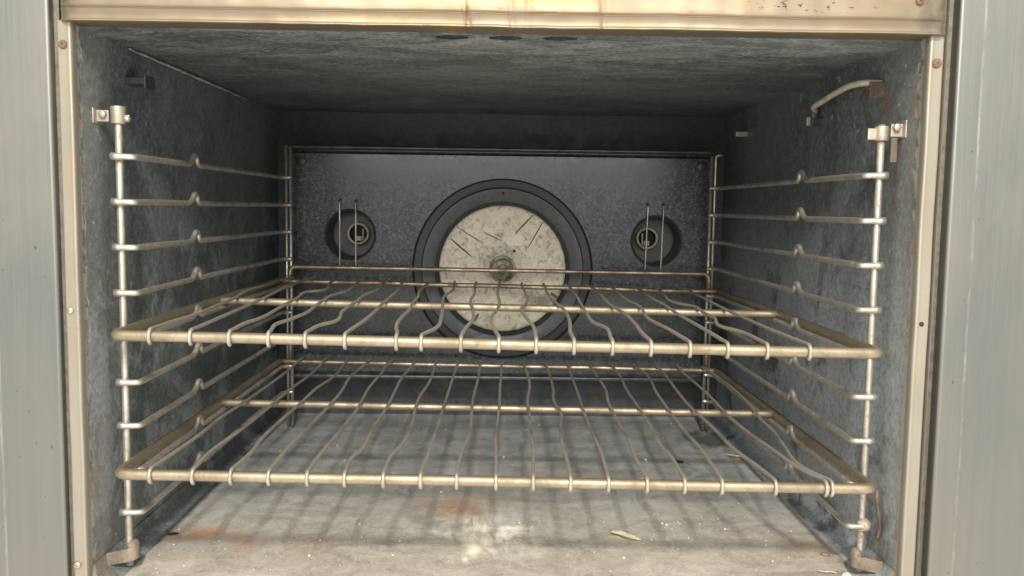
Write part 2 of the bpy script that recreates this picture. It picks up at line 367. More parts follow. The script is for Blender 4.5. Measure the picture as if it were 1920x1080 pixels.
def lathe(bm, prof, centre, seg=64):
    """prof (radius, y) turned round the y axis through centre (x, z)"""
    cx, cz = centre; rows = []
    for r, y in prof:
        if r < 1e-6: rows.append([bm.verts.new((cx, y, cz))])
        else: rows.append([bm.verts.new((cx + r*math.cos(2*math.pi*k/seg), y, cz + r*math.sin(2*math.pi*k/seg))) for k in range(seg)])
    for a, b in zip(rows, rows[1:]):
        for k in range(seg):
            q = (k + 1) % seg
            vs = [a[k % len(a)], a[q % len(a)], b[q % len(b)], b[k % len(b)]]
            vs = [v for i, v in enumerate(vs) if v not in vs[:i]]
            if len(vs) > 2:
                f = bm.faces.new(vs); f.smooth = True
    bmesh.ops.recalc_face_normals(bm, faces=bm.faces)

def holed_plate(bm, x0, x1, v0, v1, at, plane, holes, seg=48, ry=1.0):
    """flat plate with round holes; plane 'y' -> (x, at, v), plane 'z' -> (x, v, at)"""
    mk = (lambda x, v: bm.verts.new((x, at, v))) if plane == 'y' else (lambda x, v: bm.verts.new((x, v, at)))
    ed = []
    def loop(vs):
        for i in range(len(vs)): ed.append(bm.edges.new((vs[i], vs[(i+1) % len(vs)])))
    loop([mk(x0, v0), mk(x1, v0), mk(x1, v1), mk(x0, v1)])
    for (cx, cv, r) in holes: loop([mk(cx + r*math.cos(2*math.pi*k/seg), cv + r*math.sin(2*math.pi*k/seg)*ry) for k in range(seg)])
    bmesh.ops.triangle_fill(bm, use_beauty=True, edges=ed, use_dissolve=False)

def mk(name, bm, mat, parent=None, origin=(0, 0, 0), bevel=0.0):
    for e_ in bm.edges:
        if len(e_.link_faces) == 2 and e_.calc_face_angle(0) > .9: e_.smooth = False
    me = bpy.data.meshes.new(name)
    og = Vector(origin)
    for v in bm.verts: v.co -= og
    bm.to_mesh(me); bm.free(); me.materials.append(M[mat])
    return link(name, me, parent, og, bevel)
def link(name, me, parent, origin, bevel=0.0):
    o = bpy.data.objects.new(name, me); C.objects.link(o)
    base = Vector((0, 0, 0)); p = parent
    while p is not None: base += p.location; p = p.parent
    o.parent = parent; o.location = Vector(origin) - base
    if bevel:
        b = o.modifiers.new('bevel', 'BEVEL'); b.width = bevel; b.segments = 2; b.limit_method = 'ANGLE'
    return o
def thing(name, loc, label, cat, group=None):
    o = bpy.data.objects.new(name, None); C.objects.link(o); o.location = loc; o.empty_display_size = .05
    return tag(o, label, cat, group)
def tag(o, label, cat, group=None):
    o['label'] = label; o['category'] = cat
    if group: o['group'] = group
    return o
B = bmesh.new

UPPER_WIRES = [
    [(-0.3046,-0.045),(-0.3048,-0.0032),(-0.303,0.063),(-0.3068,0.1438),(-0.3111,0.2186),(-0.321,0.3031),(-0.3208,0.3866),(-0.321,0.4721),(-0.3167,0.537)],
    [(-0.2693,-0.045),(-0.2704,-0.0025),(-0.2743,0.0956),(-0.2781,0.2168),(-0.286,0.3435),(-0.2867,0.3957),(-0.2877,0.4828),(-0.2861,0.537)],
    [(-0.2355,-0.045),(-0.2369,0.0091),(-0.2345,0.0418),(-0.2372,0.1352),(-0.2423,0.2412),(-0.2435,0.3148),(-0.2369,0.3277),(-0.2431,0.4453),(-0.2454,0.537)],
    [(-0.2016,-0.045),(-0.208,0.0055),(-0.2047,0.0391),(-0.2001,0.0861),(-0.2054,0.1781),(-0.2061,0.2894),(-0.2008,0.3223),(-0.2035,0.4076),(-0.208,0.537)],
    [(-0.1696,-0.045),(-0.1675,0.0045),(-0.1598,0.0352),(-0.1663,0.1134),(-0.1678,0.2081),(-0.169,0.3013),(-0.1653,0.3554),(-0.1689,0.4484),(-0.1689,0.537)],
    [(-0.1351,-0.045),(-0.1345,-0.0135),(-0.1329,0.0478),(-0.1326,0.1071),(-0.1355,0.1978),(-0.1355,0.2923),(-0.1375,0.3698),(-0.1434,0.4763),(-0.1451,0.537)],
    [(-0.0903,-0.045),(-0.0981,0.0213),(-0.1,0.0756),(-0.0984,0.1486),(-0.1018,0.2066),(-0.1022,0.2794),(-0.1077,0.361),(-0.1061,0.4387),(-0.1042,0.537)],
    [(-0.0685,-0.045),(-0.0591,0.0076),(-0.06,0.0837),(-0.0654,0.1905),(-0.0705,0.3015),(-0.0639,0.3891),(-0.0693,0.537)],
    [(-0.0338,-0.045),(-0.0326,-0.0033),(-0.0271,0.0827),(-0.03,0.1592),(-0.0357,0.2752),(-0.0334,0.3364),(-0.0356,0.4385),(-0.0368,0.537)],
    [(-0.0006,-0.045),(-0.0061,0.0176),(-0.0085,0.1007),(-0.0029,0.1666),(-0.0005,0.2539),(-0.0029,0.3396),(-0.0017,0.4584),(-0.0009,0.537)],
    [(0.0322,-0.045),(0.0328,0.0247),(0.0281,0.0997),(0.0244,0.1643),(0.0342,0.2815),(0.0339,0.3724),(0.0327,0.4775),(0.0333,0.537)],
    [(0.0654,-0.045),(0.0657,-0.0047),(0.0709,0.0689),(0.0735,0.1654),(0.0667,0.2797),(0.0639,0.387),(0.0662,0.4771),(0.0666,0.537)],
    [(0.0992,-0.045),(0.1011,0.0486),(0.0982,0.0611),(0.0959,0.1534),(0.0994,0.2739),(0.1024,0.3926),(0.1012,0.4981),(0.0999,0.537)],
    [(0.1331,-0.045),(0.1332,-0.0051),(0.1374,0.07),(0.1386,0.1583),(0.1339,0.2505),(0.136,0.3782),(0.136,0.4803),(0.1333,0.537)],
    [(0.1675,-0.045),(0.1645,0.0348),(0.1588,0.117),(0.1673,0.2311),(0.1627,0.3206),(0.1659,0.4453),(0.1659,0.537)],
    [(0.2007,-0.045),(0.2007,0.0285),(0.2009,0.0884),(0.1996,0.1617),(0.2021,0.2606),(0.1997,0.3344),(0.2042,0.4544),(0.2018,0.537)],
    [(0.2357,-0.045),(0.2322,0.0373),(0.2241,0.0657),(0.2339,0.1389),(0.2342,0.1927),(0.2357,0.2528),(0.224,0.2825),(0.228,0.409),(0.2362,0.537)],
    [(0.2731,-0.045),(0.2719,-0.0104),(0.2703,0.0516),(0.2684,0.1232),(0.2692,0.2193),(0.271,0.322),(0.2762,0.4385),(0.2763,0.5002),(0.2719,0.537)],
]
LOWER_WIRES = [
    [(-0.307,-0.045),(-0.3051,0.0086),(-0.304,0.0695),(-0.3052,0.1391),(-0.3029,0.2127),(-0.3005,0.2814),(-0.2997,0.3408),(-0.2988,0.4068),(-0.3021,0.5078),(-0.3037,0.537)],
    [(-0.2697,-0.045),(-0.273,0.0068),(-0.2698,0.0768),(-0.2664,0.2054),(-0.266,0.3123),(-0.262,0.3934),(-0.2657,0.5138),(-0.2673,0.537)],
    [(-0.2362,-0.045),(-0.2347,0.0124),(-0.2381,0.0565),(-0.2374,0.1478),(-0.2357,0.2218),(-0.2345,0.3072),(-0.2283,0.3788),(-0.2286,0.4587),(-0.2327,0.537)],
    [(-0.2028,-0.045),(-0.204,0.0211),(-0.2028,0.0879),(-0.2011,0.1465),(-0.1996,0.2198),(-0.1997,0.2879),(-0.2052,0.3973),(-0.1991,0.4856),(-0.199,0.537)],
    [(-0.1687,-0.045),(-0.169,-0.0021),(-0.1663,0.0881),(-0.1643,0.1989),(-0.1689,0.3205),(-0.1658,0.4224),(-0.1652,0.5192),(-0.1634,0.537)],
    [(-0.1358,-0.045),(-0.1368,0.0062),(-0.1342,0.0202),(-0.134,0.1136),(-0.1317,0.2012),(-0.1328,0.2975),(-0.1341,0.3985),(-0.1302,0.4644),(-0.1297,0.537)],
    [(-0.1015,-0.045),(-0.1018,0.0073),(-0.0957,0.0517),(-0.094,0.1232),(-0.0978,0.2063),(-0.0988,0.2495),(-0.0941,0.3659),(-0.0946,0.4539),(-0.0969,0.537)],
    [(-0.0685,-0.045),(-0.0671,0.0163),(-0.0659,0.0985),(-0.0655,0.1972),(-0.0647,0.3098),(-0.0636,0.4487),(-0.0632,0.537)],
    [(-0.0365,-0.045),(-0.0358,0.0169),(-0.0301,0.1002),(-0.0316,0.2066),(-0.0318,0.2652),(-0.0288,0.394),(-0.0284,0.537)],
    [(-0.0016,-0.045),(-0.0019,0.0211),(-0.0028,0.0608),(-0.0011,0.1519),(0.0009,0.2255),(0.0016,0.3355),(0.0044,0.537)],
    [(0.0315,-0.045),(0.0344,0.0304),(0.035,0.1035),(0.0357,0.2095),(0.0355,0.2525),(0.0418,0.3591),(0.039,0.4974),(0.0381,0.537)],
    [(0.0648,-0.045),(0.0655,0.0023),(0.065,0.0654),(0.0692,0.1446),(0.0732,0.203),(0.0689,0.2451),(0.0722,0.3412),(0.0726,0.4758),(0.0719,0.537)],
    [(0.0986,-0.045),(0.1011,0.0257),(0.1009,0.1091),(0.1008,0.2093),(0.1027,0.299),(0.1038,0.4144),(0.1059,0.537)],
    [(0.1331,-0.045),(0.1327,0.0203),(0.1355,0.0913),(0.135,0.1806),(0.1365,0.265),(0.142,0.338),(0.1408,0.4202),(0.1398,0.537)],
    [(0.1666,-0.045),(0.1681,0.0293),(0.1656,0.0636),(0.1683,0.1415),(0.17,0.233),(0.1707,0.36),(0.1744,0.4255),(0.1736,0.537)],
    [(0.2,-0.045),(0.203,0.019),(0.2046,0.0601),(0.2029,0.1166),(0.2045,0.2228),(0.2072,0.3206),(0.2149,0.4716),(0.2077,0.537)],
    [(0.248,-0.045),(0.245,-0.0016),(0.2389,0.0514),(0.2379,0.1235),(0.2364,0.2008),(0.2347,0.2364),(0.238,0.351),(0.2426,0.4559),(0.2437,0.537)],
    [(0.2935,-0.045),(0.2844,-0.0083),(0.2786,0.0581),(0.2728,0.1138),(0.2706,0.2117),(0.2727,0.2724),(0.2747,0.3865),(0.2731,0.4681),(0.276,0.537)],
    [(0.2986,-0.045),(0.2879,-0.0056),(0.2946,0.0738),(0.3022,0.134),(0.3043,0.1805),(0.3103,0.2391),(0.3177,0.3394),(0.3167,0.4683),(0.3146,0.537)],
]

# ------------------------------------------------------------------ the oven
ZF, ZC, WX, YR = .0595, .557, .365, .640        # floor, roof, half width, rear wall
oven = thing('convection_oven', (0, 0.30, -.12), 'open stainless steel convection oven with dark speckled enamel cavity', 'oven')

# stainless face either side of the mouth
def panel(x0, x1, seed):
    bm = B(); s = 1 if x1 > 0 else -1
    a, b = min(abs(x0), abs(x1)), max(abs(x0), abs(x1))
    pr = [(a, -.030), (a, -.0535), (a+.0006, -.0548), (a+.0018, -.0556), (a+.0026, -.0558), (a+.0034, -.0558), (a+.012, -.0558), (b, -.0558), (b, -.030)]
    def jit(c): return Vector((0, .0008 * noise.noise(Vector((c.x*9, 3*seed, c.z*5))), 0)) if c.y < -.05 else Vector()
    extrude_profile(bm, [(s*x, y) for x, y in pr], 'z', -.10, .76, 60, jit)
    return bm
mk('front_panel', panel(-.379, -.60, 1), 'panel', oven, (-.49, -.045, .33))
mk('front_panel', panel(.3856, .62, 2), 'panel', oven, (.50, -.045, .33))

# steel strip down each side of the mouth: rounded bead inside, screw flat outside
def jamb(s, out):
    k = (out - .3625) / .0125
    pr = [(0, .0), (0, -.0485), (.0004, -.0512), (.0012, -.0522), (.0022, -.0524), (.0036, -.0520), (.0044, -.0518), (.0108, -.0518), (.0118, -.0516), (.0123, -.0508), (.0125, -.0490), (.0125, .0)]
    pr = [(s * (.3627 + x * k), -.0436 if y == 0 else y) for x, y in pr]
    bm = B()
    def jit(c): return Vector((s * .0004 * noise.noise(Vector((c.x*30, 0, c.z*14))), .0006 * noise.noise(Vector((5, 1, c.z*11))), 0)) if c.y < -.043 else Vector()
    extrude_profile(bm, pr, 'z', ZF - .05, .5575, 70, jit)
    return bm
jl = mk('door_jamb', jamb(-1, .3750), 'jamb', oven, (-.368, -.045, .3))
jr = mk('door_jamb', jamb(1, .3755), 'jamb', oven, (.368, -.045, .3))
def screw(x, z, parent, mat, r=.0036, y=-.0518):
    bm = B(); lathe(bm, [(r, y + .0005), (r, y - .0010), (r*.8, y - .0019), (r*.3, y - .0022), (r*.22, y - .0012), (0, y - .0010)], (x, z), 20)
    mk('screw', bm, mat, parent, (x, y, z))
screw(-.3700, .5376, jl, 'rustscrew'); screw(-.3706, .3125, jl, 'screw', .0030); screw(-.3716, .0854, jl, 'screw', .0034)
screw(.3696, .5336, jr, 'rustscrew', .0040)
bm = B(); lathe(bm, [(.0021, -.0520), (.0021, -.0524), (0, -.0525)], (.3692, .3095), 18); mk('screw_hole', bm, 'black', jr, (.3692, -.049, .3095))

# groove between jamb and face panel, right one has a second folded edge
def vstrip(x0, x1, y, z0=-.08, z1=.76, d=.004):
    bm = B(); box(bm, x0, x1, y, y + d, z0, z1); return bm
mk('groove_strip', vstrip(-.3796, -.3745, -.0478, d=.006), 'groove', oven, (-.377, -.04, .3))
mk('groove_strip', vstrip(.3748, .3862, -.0435), 'groove', oven, (.380, -.04, .3))
bm = B(); extrude_profile(bm, [(.3778, -.043), (.3778, -.0505), (.3784, -.0515), (.3790, -.0505), (.3790, -.043)], 'z', -.08, .76, 40,
    lambda c: Vector((.0003 * noise.noise(Vector((1, 2, c.z * 9))), 0, 0)))
mk('folded_edge', bm, 'jamb', oven, (.3784, -.047, .3))

# header over the mouth: rolled lip, step, tall face with creases and dents
hp = [(-.030, .5566), (-.0565, .5560), (-.0586, .5562), (-.0593, .5568), (-.0592, .5576), (-.0582, .5584), (-.0579, .5600), (-.0581, .5630), (-.0587, .5660), (-.0590, .5668),
      (-.0578, .5676), (-.0576, .5682), (-.0584, .5690), (-.0586, .5705), (-.0583, .5740), (-.0579, .5830), (-.0578, .600), (-.0578, .65), (-.0578, .76), (-.030, .76)]
CRE = [(-.031, .9, .0012), (.007, .5, .0007), (.021, .0, .0006), (.084, .3, .0009)]
def hjit(c):
    if c.y > -.05: return Vector((0, 0, 0))
    d = .0011 * noise.noise(Vector((c.x*13, 7, c.z*22))) + .0005 * noise.noise(Vector((c.x*50, 2, c.z*50)))
    for cx, sl, dep in CRE:
        q = (c.x - cx + sl * .25 * (c.z - .565)) / .0022
        d += dep * math.exp(-q*q)
    for e_ in (-.3695, .3745):
        d += .004 * math.exp(-((c.x - e_) / .004) ** 2)
    dz = .0005 * noise.noise(Vector((c.x*11, 4, 1))) + .0003 * noise.noise(Vector((c.x*47, 4, 1)))
    return Vector((0, d, dz))
bm = B(); extrude_profile(bm, hp, 'x', -.3695, .3745, 420, hjit)
hd = mk('header', bm, 'header', oven, (0, -.045, .56))
screw(.3496, .5835, hd, 'rustscrew', .0034, -.0578)
mk('header_backing', vstrip(-.379, .3866, -.0330, .5600, .76, .003), 'dark', oven, (0, -.03, .65))  # dark sheet: shade of the gaps beside the header put into its colour

# cavity liner
def side_wall(s):
    bm = B(); rows = []
    ny, nz = 60, 50
    for i in range(ny + 1):
        y = -.0445 + (YR + .0445) * i / ny; row = []
        for j in range(nz + 1):
            z = .052 + (.560 - .052) * j / nz
            w = .0014 * noise.noise(Vector((s*3, y*7, z*7))) * min(1, (y + .045) / .05)
            row.append(bm.verts.new((s * (WX + w), y, z)))
        rows.append(row)
    for i in range(ny):
        for j in range(nz):
            f = bm.faces.new((rows[i][j], rows[i][j+1], rows[i+1][j+1], rows[i+1][j])); f.smooth = True
    bmesh.ops.recalc_face_normals(bm, faces=bm.faces)
    if (bm.faces[:][0].normal.x > 0) == (s > 0): bmesh.ops.reverse_faces(bm, faces=bm.faces)
    # coved foot where the wall turns into the floor
    n0 = len(bm.verts)
    pr = [(s*(WX - .0005), ZF + .020), (s*(WX - .003), ZF + .010), (s*(WX - .008), ZF + .0040), (s*(WX - .017), ZF + .0012), (s*(WX - .019), ZF - .002), (s*WX, ZF - .002)]
    vs = [[bm.verts.new((p[0], y, p[1])) for p in pr] for y in (-.044, YR)]
    for k in range(5):
        f = bm.faces.new((vs[0][k], vs[0][k+1], vs[1][k+1], vs[1][k])); f.smooth = True
    return bm
def solid(o, t):
    m = o.modifiers.new('sheet', 'SOLIDIFY'); m.thickness = t; m.offset = -1; return o
wl = mk('side_wall', side_wall(-1), 'wall', oven, (-WX, .3, .3)); wr = mk('side_wall', side_wall(1), 'wall_worn_lit', oven, (WX, .3, .3))
for s, par in ((-1, wl), (1, wr)):
    bm = B(); box(bm, s*.3655 if s > 0 else -.3685, .3685 if s > 0 else -.3655, -.0440, YR, .045, .560)
    for v in bm.verts:
        v.co.x = s * (abs(v.co.x) + .004)
    mk('wall_backing', bm, 'dark', par, (s*.37, .3, .3))

HOL = [(-.0460, -.0085, .0150), (.0020, -.0090, .0150), (.0509, -.0100, .0155)]
bm = B(); holed_plate(bm, -.366, .366, -.0440, YR, ZC, 'z', HOL, ry=.62)
for cx, cy, r in HOL:
    pass
rf = mk('cavity_roof', bm, 'ceil', oven, (0, .3, ZC))
for cx, cy, r in HOL:
    b2 = B(); r0 = [b2.verts.new((cx + r*math.cos(2*math.pi*k/40), cy + .62*r*math.sin(2*math.pi*k/40), ZC + .0002)) for k in range(40)]
    r1 = [b2.verts.new((v.co.x, v.co.y, ZC + .012)) for v in r0]
    for k in range(40): b2.faces.new((r0[k], r0[(k+1) % 40], r1[(k+1) % 40], r1[k]))
    b2.faces.new(r1); mk('vent_hole', b2, 'soot', rf, (cx, cy, ZC))
bm = B(); box(bm, -.366, .366, -.028, YR, ZC + .0125, ZC + .016); mk('roof_backing', bm, 'black', rf, (0, .3, ZC + .014))
# crinkled seam flange between the left wall and the roof
bm = B()
pts = [(-.3610 + .0012*noise.noise(Vector((i*.9, 0, 0))), .06 + i*.0135, ZC - .0030 - .0016*abs(noise.noise(Vector((i*.7, 5, 0))))) for i in range(30)]
tube(bm, smooth_path(pts, 3), .0022, 8, lambda t: .35 + .65*math.sin(math.pi*t) * (.7 + .5*noise.noise(Vector((t*14, 2, 0)))))
mk('seam_flange', bm, 'seam', wl, (-.361, .25, ZC))

bm = B(); box(bm, -.366, .366, YR, YR + .004, .045, .561)
rw = mk('rear_wall', bm, 'rear', oven, (0, YR, .3))
for x, z in ((.1627, .0917), (.2999, .0905), (-.12, .0925), (-.285, .0930)): screw(x, z, rw, 'rustscrew', .0052, YR)

bm = B(); rows = []
for i in range(91):
    y = -.050 + (YR + .050) * i / 90
    rows.append([bm.verts.new((x, y, ZF + .0009 * noise.noise(Vector((x*9, y*9, 2))))) for x in (-.3655 + .731*j/90 for j in range(91))])
for i in range(90):
    for j in range(90):
        f = bm.faces.new((rows[i][j], rows[i][j+1], rows[i+1][j+1], rows[i+1][j])); f.smooth = True
fl = mk('floor_pan', bm, 'floor', oven, (0, .3, ZF))
bm = B(); box(bm, -.3655, .3655, -.049, YR, ZF - .016, ZF - .004); mk('floor_backing', bm, 'dark', fl, (0, .3, ZF - .01))
bm = B(); extrude_profile(bm, [(-.051, ZF - .0015), (-.056, ZF - .004), (-.058, ZF - .010), (-.058, -.10), (-.050, -.10), (-.050, ZF - .0035)], 'x', -.378, .385, 40)
mk('front_sill', bm, 'jamb', oven, (0, -.055, 0))

bm = B()
for b in ((-.62, -.60, -.029, .74, -.12, .76), (.62, .64, -.029, .74, -.12, .76), (-.60, .62, -.029, .74, .76, .775), (-.60, .62, -.029, .74, -.12, -.10), (-.60, .62, .725, .74, -.10, .76)): box(bm, *b)
mk('casing', bm, 'panel', oven, (0, .3, .3))

# rear baffle with fan inlet and two lamp openings
YB = .575; FC = (.0035, .3090); RO = .1425
LAMPS = [(-.2357, .3608, .0375, (-.2288, .3614), (-.2514, -.2264)), (.2454, .3570, .0380, (.2364, .3599), (.2302, .2548))]
bm = B()
holed_plate(bm, -.326, .326, .1440, .4860, YB, 'y', [(FC[0], FC[1], RO)] + [(a, b, r) for a, b, r, *_ in LAMPS], 72)
def strip(prof):
    vs = [[bm.verts.new((x, y, z)) for y, z in prof] for x in [-.326 + .652*i/40 for i in range(41)]]
    for i in range(40):
        for k in range(len(prof) - 1):
            f = bm.faces.new((vs[i][k], vs[i][k+1], vs[i+1][k+1], vs[i+1][k])); f.smooth = True
strip([(YB, .4860), (YB + .003, .4868), (YB + .012, .4874), (YB + .012, .4925)])
bf_bm = bm; bm = B()
strip([(YB + .012, .4925), (YB - .001, .4938), (YB - .0035, .4955), (YB - .003, .4975), (YB, .4988), (YB + .010, .4992)])
lip1 = bm; bm = B()
strip([(YB, .1440), (YB - .003, .1422), (YB - .0085, .1404), (YB - .0100, .1385), (YB - .0090, .1340), (YB - .004, .1328), (YB + .02, .1325)])
lip2 = bm; bm = bf_bm
for s in (-1, 1):
    vs = [bm.verts.new(p) for p in ((s*.326, YB, .1440), (s*.326, YB, .4860), (s*.330, YB + .005, .4860), (s*.330, YB + .005, .1440))]; bm.faces.new(vs)
    vs = [bm.verts.new(p) for p in ((s*.330, YB + .005, .1440), (s*.330, YB + .005, .4860), (s*.330, YB + .05, .4860), (s*.330, YB + .05, .1440))]; bm.faces.new(vs)
bf = mk('baffle_panel', bm, 'baffle', oven, (0, YB, .3))
mk('lip_edge', lip1, 'lip', bf, (0, YB, .496)); mk('lip_edge', lip2, 'lip', bf, (0, YB, .137))
for x, z in ((-.3115, .4740), (.3127, .4745)):
    bm = B(); lathe(bm, [(.008, YB), (.008, YB - .002), (.0065, YB - .0032), (0, YB - .0034)], (x, z), 24); mk('knob', bm, 'soot', bf, (x, YB, z))
bm = B(); lathe(bm, [(RO, YB), (RO - .0012, YB + .003), (RO - .002, YB + .015), (RO - .0135, YB + .015), (RO - .0145, YB + .004), (RO - .0160, YB + .0022), (.108, YB + .003), (.1035, YB + .005), (.1020, YB + .010), (.1018, YB + .022)], FC, 96)
ir = mk('inlet_ring', bm, 'ring', oven, (FC[0], YB, FC[1]))
bm = B(); lathe(bm, [(RO - .0008, YB + .0142), (RO - .0146, YB + .0142)], FC, 96); mk('groove_shade', bm, 'trench', ir, (FC[0], YB + .014, FC[1]))  # dark ring puts the recess's shade into its colour
bm = B(); lathe(bm, [(0.0022, YB + .0020), (0, YB + .0018)], (.0035, .4285), 14); mk('rivet', bm, 'black', ir, (.0035, YB, .4285))

YD = .586
bm = B(); lathe(bm, [(.1012, YD + .012), (.1010, YD + .004), (.0990, YD + .0010), (.0960, YD), (.05, YD - .0004), (0, YD - .0006)], FC, 96)
fan = mk('fan_disc', bm, 'disc', oven, (FC[0], YD, FC[1]))
bm = B(); lathe(bm, [(.0215, YD - .0003), (.0212, YD - .0030), (.0185, YD - .0040), (.0175, YD - .0040), (.0170, YD - .0115), (.0150, YD - .0130), (.0085, YD - .0130), (.0080, YD - .0100), (0, YD - .0100)], FC, 40)
hub = mk('fan_hub', bm, 'hub', fan, (FC[0], YD, FC[1]))
bm = B(); lathe(bm, [(.0065, YD - .0098), (.0065, YD - .0145), (.0045, YD - .0155), (0, YD - .0155)], FC, 6); mk('hub_bolt', bm, 'hub', hub, (FC[0], YD - .012, FC[1]))
def slot(p, q, w, mat='slit'):
    a, b = Vector((p[0], YD - .0012, p[1])), Vector((q[0], YD - .0012, q[1]))
    bm = B(); tube(bm, [a.lerp(b, t/10) + Vector((.0004*noise.noise(Vector((t, p[0]*90, 0))), 0, .0004*noise.noise(Vector((t, 9, p[1]*90))))) for t in range(11)], w, 6, lambda t: .35 + .9*math.sin(math.pi*min(1, t*.8 + .12)))
    mk('blade_slot', bm, mat, fan, (a + b) / 2)
for p, q, w in (((-.0788, .3558), (-.0456, .3280), .0011), ((-.0695, .3747), (-.0270, .3486), .0006), ((-.0272, .3674), (.0012, .3537), .0006),
                ((.0507, .3950), (.0230, .3650), .0010), ((.0666, .3843), (.0437, .3433), .0008), ((.0811, .2712), (.0913, .2644), .0016),
                ((-.0415, .2252), (-.0337, .2364), .0018)): slot(p, q, w)
for x, z, r in ((.0221, .3377, .0023), (-.0143, .2836, .0022)):
    bm = B(); lathe(bm, [(r, YD - .0010), (0, YD - .0012)], (x, z), 16); mk('rivet_hole', bm, 'black', fan, (x, YD, z))

for cx, cz, r, (sx_, sz), rods in LAMPS:
    bm = B(); lathe(bm, [(r + .0030, YB - .0002), (r + .0026, YB - .0018), (r + .0012, YB - .0026), (r - .0002, YB - .0016), (r - .0012, YB + .003), (r - .0016, YB + .052), (0, YB + .052)], (cx, cz), 56)
    lp = mk('lamp_port', bm, 'soot', oven, (cx, YB, cz))
    bm = B(); ring = [Vector((sx_ + .0158*math.cos(a), .6080, sz + .0158*math.sin(a))) for a in (2*math.pi*k/40 for k in range(41))]; tube(bm, ring, .0021, 8)
    so = mk('lamp_socket', bm, 'ceramic', lp, (sx_, .608, sz))
    bm = B(); lathe(bm, [(.0150, .610), (.0145, .626), (0, .6262)], (sx_, sz), 32); mk('socket_cup', bm, 'black', so, (sx_, .618, sz))
    s = 1 if cx < 0 else -1
    bm = B(); box(bm, sx_ + s*.001 - .0045, sx_ + s*.001 + .0045, .607, .616, sz - .0115, sz - .0040); box(bm, sx_ + s*.0075 - .0012, sx_ + s*.0075 + .0012, .609, .616, sz - .0110, sz + .0080)
    mk('socket_contact', bm, 'ceramic', so, (sx_, .611, sz), .0006)
    for x in rods:
        bm = B(); dx = .0 if cx < 0 else -.0022
        tube(bm, fillet([(x, YB + .006, .4130), (x, YB - .0055, .4118), (x + dx, YB - .0055, .3120), (x + dx, YB + .004, .3090)], .003, 4), .0013, 8)
        mk('guard_rod', bm, 'guide', lp, (x, YB, .36))
        bm = B(); lathe(bm, [(.0024, YB - .0004), (0, YB - .0005)], (x, .4142), 14); mk('rod_hole', bm, 'black', lp, (x, YB, .4142))

# thermostat bulb on the right wall and its clips
bm = B(); tube(bm, smooth_path([(.3665, .232, .5190), (.3580, .205, .5212), (.3505, .1894, .5230), (.349, .1569, .5266), (.3485, .112, .5310), (.349, .0775, .5327), (.3545, .0540, .5318), (.3675, .0440, .5300)], 6), .0032, 12)
th = mk('thermostat_bulb', bm, 'bulb', wr, (.35, .12, .528))
def clip_block(x0, x1, y0, y1, z0, z1, mat, par, name='wall_clip'):
    bm = B(); box(bm, x0, x1, y0, y1, z0, z1); return mk(name, bm, mat, par, ((x0+x1)/2, (y0+y1)/2, (z0+z1)/2), .0012)
clip_block(.3510, .3660, .040, .058, .5195, .5255, 'dirt', wr)
clip_block(.3500, .3660, .0375, .0400, .5150, .5310, 'dirt', wr)
clip_block(.3520, .3660, .198, .212, .5060, .5130, 'soot', wr)
clip_block(.3470, .3520, .200, .205, .5040, .5140, 'clip', wr)
clip_block(.3480, .3660, .508, .520, .5160, .5240, 'clip', wr)
clip_block(-.3660, -.3470, .058, .078, .5200, .5275, 'soot', wl)
clip_block(-.3470, -.3445, .056, .080, .5160, .5295, 'soot', wl)

# ------------------------------------------------------------------ rack guides
PITCH = .0413
def rung_bm(s, z, ybump):
    """one rung: welded across the front post, bent inwards, runs back with a stop bump, bent again at the rear post"""
    xi = s * .3335; xo = s * .3530
    path = fillet([(xo, -.0045, z), (s * .3440, -.0048, z), (xi, -.0035, z - .0002), (xi, .030, z), (xi, ybump - .022, z)], .007, 5)
    path += smooth_path([(xi, ybump - .016, z + .0006), (xi, ybump - .008, z + .0048), (xi, ybump - .002, z + .0098), (xi, ybump + .004, z + .0088), (xi, ybump + .007, z + .0030), (xi, ybump + .012, z)], 4)
    path += fillet([(xi, ybump + .020, z), (xi, .5300, z), (s * .3240, .5372, z), (s*.318, .5378, z)], .006, 4)
    bm = B()
    n = len(path)
    tube(bm, path, .0029, 12, lambda t: 1.0 + .28 * max(0, 1 - t / .07))
    return bm
def guide(s, zt, ybump, label):
    g = thing('rack_guide', (s*.345, .27, ZF), label, 'rack guide', 'wire rack guides on the oven side walls')
    z0 = zt - 8 * PITCH
    bm = B(); tube(bm, [(s*.3480, .0010, .064 + (ztop - .064)*i/20) for ztop in (.493 if s < 0 else .4865,) for i in range(21)], .0034, 14)
    mk('front_post', bm, 'guide', g, (s*.348, .001, .28))
    for x, top in ((.3275, .4960), (.3210, .4950)):
        if s > 0: top -= .006
        bm = B()
        if s > 0 and x > .325: pts = fillet([(s*.337, .5425, top), (s*x, .5425, top), (s*x, .5425, ZF + .004)], .006, 5)
        else: pts = [(s*x, .5425, top), (s*x, .5425, ZF + .004)]
        tube(bm, pts, .0022 if x > .325 else .0025, 10); mk('rear_post', bm, 'guide', g, (s*x, .5425, .28))
    base = None
    for k in range(9):
        z = zt - k * PITCH
        bm = rung_bm(s, z, ybump + .0022 * noise.noise(Vector((k*1.7, s, 0))) * 2)
        for v in bm.verts: v.co.z += .0010 * noise.noise(Vector((k*2.3, v.co.y*3, s)))
        mk('rung', bm, 'guide', g, (s*.3335, .27, z))
    return g
gl = guide(-1, .4474, .158, 'wire rack guide with nine rungs bolted up the left cavity wall')
gr = guide(1, .4401, .170, 'wire rack guide with nine rungs on the right wall below the thermostat tube')

